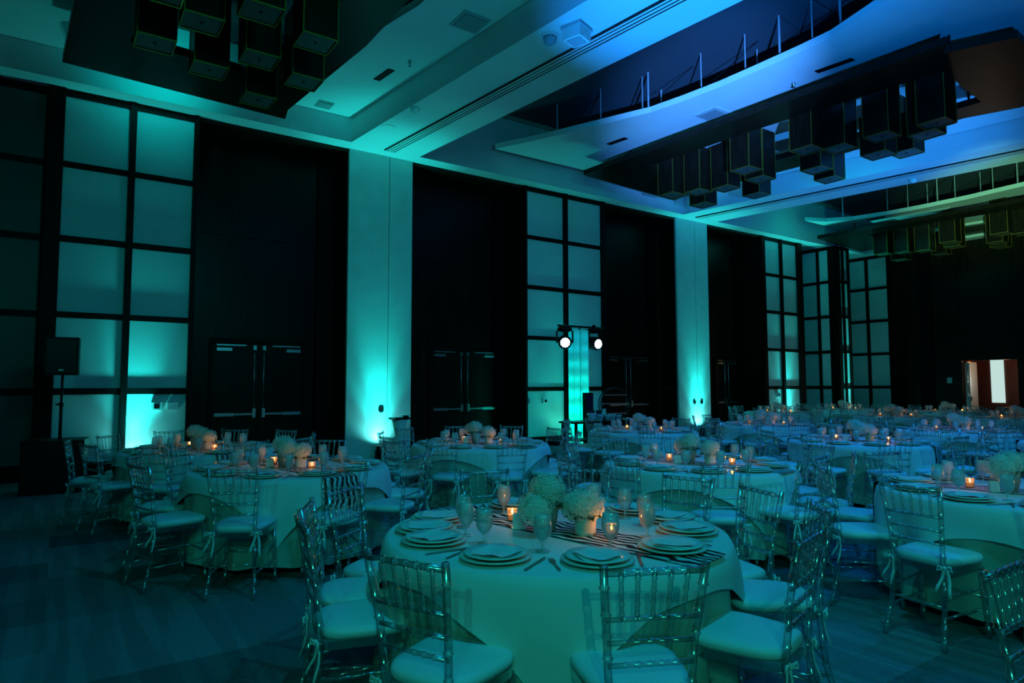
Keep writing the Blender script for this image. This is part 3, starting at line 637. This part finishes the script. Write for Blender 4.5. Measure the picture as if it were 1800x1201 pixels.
# ------------------------------------------------------------------ table linen
RT = .86
def under_mesh():
    n = 120; rows = [(RT-.02, .745, 0), (RT-.008, .735, .0), (RT-.006, .6, .010), (RT-.002, .4, .022), (RT+.004, .2, .032), (RT+.006, .09, .038)]
    v = []; f = []
    for i, (r, z, a) in enumerate(rows):
        for k in range(n):
            th = 2*PI*k/n; rr = r+a*(math.sin(15*th)+.5*math.sin(23*th+1)); v.append((rr*math.cos(th), rr*math.sin(th), z+(.014*math.sin(15*th+.6)+.008*math.sin(6*th) if i == 5 else 0)))
    for i in range(len(rows)-1):
        for k in range(n): f.append((i*n+k, i*n+(k+1) % n, (i+1)*n+(k+1) % n, (i+1)*n+k))
    return MB().add(v, f).mesh('tablecloth', UNDER, True)
def overlay_mesh(seed, a=.965):
    rnd = random.Random(seed); n = 160; ph = [rnd.uniform(0, 6.28) for _ in range(4)]
    v = [(0, 0, .762)]; f = []; rings = []
    def ring(fn):
        b = len(v)
        for k in range(n): v.append(fn(2*PI*k/n))
        rings.append(b)
    ring(lambda t: (.45*math.cos(t), .45*math.sin(t), .762)); ring(lambda t: ((RT-.02)*math.cos(t), (RT-.02)*math.sin(t), .762)); ring(lambda t: ((RT-.003)*math.cos(t), (RT-.003)*math.sin(t), .758))
    def drop(q):
        def fn(t):
            d = a/max(abs(math.cos(t)), abs(math.sin(t)))-RT; d = max(.08, d)
            corner = max(0, (d-.105)/.4); s = .012+q*(d-.012)
            fold = (.012+.03*corner)*q*(math.sin(11*t+ph[0])+.6*math.sin(17*t+ph[1]))*.6
            r = RT+.012+.018*min(1, q*3)+fold+.02*corner*q; return (r*math.cos(t), r*math.sin(t), .752-s)
        return fn
    for q in (.04, .15, .3, .5, .75, 1.0): ring(drop(q))
    for k in range(n): f.append((0, rings[0]+k, rings[0]+(k+1) % n))
    for b0, b1 in zip(rings, rings[1:]):
        for k in range(n): f.append((b0+k, b1+k, b1+(k+1) % n, b0+(k+1) % n))
    return MB().add(v, f).mesh('overlay_cloth', CLOTH, True)
def runner_mesh(w_=.30, drop_=.27, near_drop=True):
    pts = []
    n = 14
    for i in range(6): q = i/5; pts.append((-(RT+.045-.004*q), .764-drop_*(1-q)-.012, ))
    pts.append((-(RT+.02), .764)); 
    for i in range(1, n): pts.append((-(RT+.02)+2*(RT+.02)*i/n, .7665))
    pts.append((RT+.02, .764))
    for i in range(6 if near_drop else 0): q = i/5; pts.append((RT+.041+.004*q, .764-.012-drop_*q))
    v = []; f = []; uv = []; L = 0; m_ = 6
    for i, (x, z) in enumerate(pts):
        if i: L += math.hypot(x-pts[i-1][0], z-pts[i-1][1])
        for k in range(m_+1):
            y = (k/m_-.5)*w_; ax = abs(x)
            if ax > RT: 
                rr = ax; xx = math.copysign(math.sqrt(max(.01, rr*rr-y*y)), x)
            else: xx = x
            v.append((xx, y, z)); uv.append((L, k/m_*w_))
    for i in range(len(pts)-1):
        for k in range(m_): f.append((i*(m_+1)+k, (i+1)*(m_+1)+k, (i+1)*(m_+1)+k+1, i*(m_+1)+k+1))
    me = MB().add(v, f).mesh('table_runner', ZEBRA, True); ul = me.uv_layers.new(name='UVMap')
    for lp in me.loops: ul.data[lp.index].uv = uv[lp.vertex_index]
    return me
UNDERM = under_mesh(); OVER = [overlay_mesh(i) for i in range(4)]; OVER_WIDE = overlay_mesh(5, 1.04); RUN = runner_mesh(); RUN_SHORT = runner_mesh(near_drop=False)
tm = MB(); tm.lathe([(RT-.03, .715), (RT-.03, .74)], n=40); TTOP = tm.mesh('tabletop', pr('plywood', (.3, .2, .11), .6))
tl = MB(); tl.tube([(.5, 0, 0), (.45, 0, .715)], .018, 8); TLEG = tl.mesh('leg', BLKM)

# ------------------------------------------------------------------ tableware
CHARGM = MB().lathe([(.0001, 0), (.095, 0), (.13, .008), (.155, .014), (.152, .019), (.1, .008), (.0001, .008)], n=36).mesh('charger', CHARG, True)
PLATEM = MB().lathe([(.0001, 0), (.08, 0), (.105, .008), (.136, .018), (.134, .023), (.1, .013), (.08, .008), (.0001, .008)], n=36).mesh('plate', CHINA, True)
def napkin_mesh():
    n = 6; v = []; f = []; rnd = random.Random(3)
    for lay, (sz, z, rot) in enumerate(((.102, .014, .1), (.088, .021, .35))):
        b = len(v)
        for i in range(n+1):
            for k in range(n+1):
                x = (i/n-.5)*2*sz; y = (k/n-.5)*2*sz*.8; zz = z+.003*math.sin(i*1.1+lay)+.003*math.sin(k*1.4+lay*2)+.0015*rnd.random()
                v.append((x*math.cos(rot)-y*math.sin(rot), x*math.sin(rot)+y*math.cos(rot), zz))
        for i in range(n):
            for k in range(n): q = b+i*(n+1)+k; f.append((q, q+n+1, q+n+2, q+1))
    return MB().add(v, f).mesh('napkin', NAPK, True)
NAPM = napkin_mesh()
GOBM = MB().lathe([(.0001, 0), (.034, 0), (.035, .003), (.012, .007), (.0055, .015), (.005, .034), (.010, .042), (.026, .058), (.0385, .082), (.041, .104), (.0395, .13), (.0345, .160), (.033, .160), (.038, .129), (.0395, .104), (.037, .083), (.024, .061), (.007, .049), (.0001, .047)], n=20).mesh('goblet', GLASS, True)
WATERM = clear('water', (.85, .92, .93), .4, .1, .03, (.6, .7, .75), 1, .5)
GWAT = MB().lathe([(.0001, .048), (.008, .051), (.0235, .063), (.0355, .083), (.0385, .102), (.0001, .102)], n=18).mesh('water_fill', WATERM, True)
def fork_mesh():
    mb = MB(); mb.box((-.005, -.095, 0), (.005, .03, .003)).box((-.012, .03, 0), (.012, .05, .003))
    for k in range(4): x = -.0105+k*.007; mb.box((x-.0018, .05, 0), (x+.0018, .09, .003))
    return mb.mesh('fork', CUTL)
def knife_mesh():
    return MB().prism([(-.006, -.11), (.006, -.11), (.006, 0), (.010, .02), (.009, .09), (0, .115), (-.004, .1), (-.006, 0)], 0, .003).mesh('knife', CUTL)
FORKM = fork_mesh(); KNIFEM = knife_mesh()

def bloom_mesh(rad=.088, nf=190, seed=1):
    rnd = random.Random(seed); mb = MB()
    for i in range(nf):
        z = 1-2*(i+.5)/nf; ph = i*2.39996; r_ = math.sqrt(1-z*z)
        d = Vector((r_*math.cos(ph), r_*math.sin(ph), z*.82)); d = (d+Vector((rnd.uniform(-.1, .1), rnd.uniform(-.1, .1), rnd.uniform(-.08, .08))))
        rr = rad*rnd.uniform(.9, 1.07); c = d*rr; nrm = d.normalized()
        a = nrm.orthogonal().normalized(); a.rotate(Matrix.Rotation(rnd.uniform(0, 6), 3, nrm)); b = nrm.cross(a); s = rad*.15*rnd.uniform(.8, 1.2)
        for u, w_ in ((a, b), (b, -a), (-a, -b), (-b, a)):
            p0 = c; p1 = c+(u*.9+w_*.45)*s+nrm*s*.3; p2 = c+(u*.9-w_*.45)*s+nrm*s*.3; p3 = c+u*1.35*s+nrm*s*.2
            mb.add([p0, p1, p3, p2], [(0, 1, 2, 3)])
    mb.lathe([(.0001, -rad*.72), (rad*.6, -rad*.5), (rad*.85, 0), (rad*.6, rad*.55), (.0001, rad*.72)], n=14)
    return mb.mesh('bloom', PETAL)
BLOOM = [bloom_mesh(seed=i) for i in range(3)]
VAS1 = MB().lathe([(.036, 0), (.058, .13), (.060, .145), (.054, .145), (.036, .02)], n=24).mesh('vase', VGREY, True)
VAS2 = MB().lathe([(.050, 0), (.052, .028), (.052, .028), (.054, .085), (.049, .085), (.045, .02)], n=24).mesh('vase', VWHITE, True)
LEAVES = MB()
for k in range(7):
    a = k*.9; c, s = math.cos(a), math.sin(a)
    LEAVES.add([(.02*c, .02*s, 0), (.07*c-.02*s, .07*s+.02*c, .015), (.11*c, .11*s, .0), (.07*c+.02*s, .07*s-.02*c, .015)], [(0, 1, 2, 3)])
LEAVES = LEAVES.mesh('leaves', LEAFM, True)
CUPM = MB().lathe([(.027, 0), (.030, .065), (.028, .065), (.0255, .006), (.0001, .006)], n=20).mesh('glass_cup', VOTG, True)
WAXM = MB().lathe([(.0001, .007), (.0245, .007), (.0255, .036), (.0001, .034)], n=16).mesh('wax', WAX, True)
FLM = MB().lathe([(.0001, .036), (.0045, .043), (.0055, .049), (.003, .06), (.0001, .068)], n=8).mesh('flame', FLAME, True)
BLOCK = MB().box((-.032, -.012, 0), (.032, .012, .07)).mesh('card', VWHITE); BLOCKB = MB().box((-.036, -.018, -.006), (.036, .018, 0)).mesh('card_base', VWHITE)

def flowers(x, y, label, group, tall=True, blooms=((0, 0, .2),), near=True):
    t = thing('hydrangea_vase', label, 'flowers', (x, y, .767), random.uniform(0, 6), group)
    link('vase', VAS1 if tall else VAS2, t)
    for i, (bx, by, bz) in enumerate(blooms):
        o = link('bloom', BLOOM[i % 3], t, (bx, by, bz)); o.rotation_euler = (random.uniform(-.4, .4), random.uniform(-.4, .4), random.uniform(0, 6))
    if near: link('leaves', LEAVES, t, (0, 0, .13 if tall else .085))
def votive(x, y, label, group, P=.32):
    t = thing('votive_candle', label, 'candle', (x, y, .767), 0, group)
    link('glass_cup', CUPM, t); link('wax', WAXM, t); link('flame', FLM, t)
    lamp('candle_light', 'POINT', (x, y, .767+.078), None, P, (1, .36, .09), radius=.012)

RUNDIR = R(-80)
def table(x, y, tn, n=10, phase=-124, near=2, corner=-115, seats=None, chair_r=1.03, only=None, flow=None, vot=True, jit=True, short=False, over=None):
    """near 2: full place settings with cutlery; 1: plates, napkins and goblets; 0: far tables"""
    ti = int(x*7+y*3) % 4
    t = thing('round_table', 'round folding table hidden under cloths, %s' % tn, 'table', (x, y, 0), R(corner)); link('tabletop', TTOP, t)
    for k in range(4): link('leg', TLEG, t, (0, 0, 0), k*PI/2+.4)
    tag(link('tablecloth', UNDERM, None, (x, y, 0), R(corner+20*ti)), 'ivory floor-length pleated tablecloth on %s' % tn, 'tablecloth', 'long round tablecloths')
    tag(link('overlay_cloth', over or OVER[ti], None, (x, y, 0), R(corner+45)), 'white square overlay with drooping corners on %s' % tn, 'tablecloth', 'white overlay cloths')
    tag(link('table_runner', RUN_SHORT if flow or short else RUN, None, (x, y, 0), RUNDIR), 'black and white zebra runner across %s' % tn, 'table runner', 'zebra table runners')
    angs = seats if seats else [phase+k*360/n for k in range(n)]
    pos = []
    for a in angs:
        ra = R(a); pos.append((ra, x+chair_r*math.cos(ra), y+chair_r*math.sin(ra)))
    # clockwise (seen from above) from the seat nearest the camera
    pos.sort(key=lambda p: -(p[0] % (2*PI)))
    i0 = min(range(len(pos)), key=lambda i: math.hypot(pos[i][1], pos[i][2])); pos = pos[i0:]+pos[:i0]
    for i, (ra, cx, cy) in enumerate(pos):
        if only and i not in only: continue
        j = random.uniform(-.03, .05); ja = R(random.uniform(-5, 5)) if jit else 0
        cl = '%s clockwise from its camera-side seat' % ORD[i]
        chair(x+(chair_r+j)*math.cos(ra), y+(chair_r+j)*math.sin(ra), ra+PI+ja, 'clear bamboo-style chair at %s, %s' % (tn, cl), near > 0, 'clear chairs at ' + tn)
        fc = ra+PI/2                                  # local x to the diner's right, y towards the centre
        def at(dr, dt): return (x+(.66-dr)*math.cos(ra)-dt*math.sin(ra), y+(.66-dr)*math.sin(ra)+dt*math.cos(ra))
        px, py = at(0, 0)
        if near:
            tag(link('charger', CHARGM, None, (px, py, .766), random.uniform(0, 6)), 'ivory charger plate on %s, %s' % (tn, cl), 'plate', 'charger plates on ' + tn)
        tag(link('dinner_plate', PLATEM, None, (px, py, .776 if near else .768), random.uniform(0, 6)), 'white dinner plate on %s, %s' % (tn, cl), 'plate', 'dinner plates on ' + tn)
        if near: tag(link('napkin', NAPM, None, (px, py, .776), ra+random.uniform(-.4, .4)), 'folded white napkin at %s, %s' % (tn, cl), 'napkin', 'napkins on ' + tn)
        gx, gy = at(.20, .13)
        g = thing('goblet', 'stemmed water goblet on %s, %s' % (tn, cl), 'glass', (gx, gy, .766), 0, 'goblets on ' + tn); link('glass_bowl', GOBM, g)
        if near: link('water_fill', GWAT, g)
        if near == 2:
            fx, fy = at(.0, -.185); tag(link('fork', FORKM, None, (fx, fy, .766), ra+PI/2+random.uniform(-.2, .2)), 'steel fork on %s, %s' % (tn, cl), 'fork', 'forks on ' + tn)
            kx, ky = at(.0, .185); tag(link('knife', KNIFEM, None, (kx, ky, .766), ra+PI/2+random.uniform(-.3, .1)), 'steel knife on %s, %s' % (tn, cl), 'knife', 'knives on ' + tn)
    d = Vector((math.cos(RUNDIR), math.sin(RUNDIR)))
    if flow is None:
        flowers(x-.06, y+.03, 'tall grey vase of white hydrangeas on %s' % tn, 'tall hydrangea vases', True, ((0, 0, .20), (.06, .05, .17)), near > 0)
        flowers(x+.06, y-.10, 'low white vase of white hydrangeas on %s' % tn, 'low hydrangea vases', False, ((0, 0, .14),), near > 0)
    if vot:
        votive(x-d.x*.28-.03, y-d.y*.28, 'lit votive candle on %s, farther from the camera' % tn, 'votive candles', .32 if near else .4)
        votive(x+d.x*.33+.03, y+d.y*.33, 'lit votive candle on %s, on its camera side' % tn, 'votive candles', .32 if near else .4)
    if near:
        b = thing('table_card', 'small white table card on runner of %s' % tn, 'card', (x-.16, y+.1, .772), R(-35)); link('card', BLOCK, b); link('card_base', BLOCKB, b)

T1 = (2.14, 2.70)
table(*T1, 'the big front table', seats=[-151, -113, -76, -43, -18, 8, 42, 74, 126, 150, 172], near=2, corner=-130, flow=1)
flowers(2.06, 2.66, 'tall grey vase of white hydrangeas on the big front table', 'tall hydrangea vases', True, ((.0, .0, .205), (.075, -.055, .125)))
flowers(2.17, 2.50, 'low white vase of white hydrangeas on the big front table', 'low hydrangea vases', False, ((.0, .0, .135), (.05, .04, .125)))
table(1.78, 6.10, 'the second table beside open carpet', 10, -124, 2, -112)
table(5.0, 4.15, 'the table behind the front one', 10, -168, 2, -104, short=True)
table(5.48, 1.77, 'the table cropped across the aisle', 10, 174, 2, -128, over=OVER_WIDE)
table(1.42, 8.45, 'the table by the loudspeaker', 10, -118, 1, -120)
table(4.48, 7.18, 'the table before the pale column', 10, -142, 1, -100, short=True)
table(8.71, 4.55, 'the table beyond the aisle', 10, -137, 1, -110)
table(7.93, 7.69, 'the table near dessert stand', 10, -130, 1, -110, short=True)
table(10.99, 7.5, 'the table below fourth door', 10, -120, 0, -110)
table(12.03, 4.7, 'the table before open doorway', 10, -140, 0, -110)
table(16.27, 7.66, 'the table before far lattice', 10, -130, 0, -110)
table(20.1, 8.07, 'the hindmost doorway-side table', 10, -120, 0, -110)
table(16.1, 10.6, 'the table by narrow lattice', 10, -130, 0, -110)
table(19.6, 10.7, 'the table by lattice pier', 10, -125, 0, -110)
table(17.4, 5.6, 'the table under orange glow', 10, -128, 0, -110)
table(10.9, 2.6, 'the edge table past the aisle', 10, -190, 0, -110)
# lone chair at the corner of the frame
chair(2.575, .635, R(-90), 'clear chair alone at the bottom corner, its back towards the tables', True, 'clear chairs in the aisle')
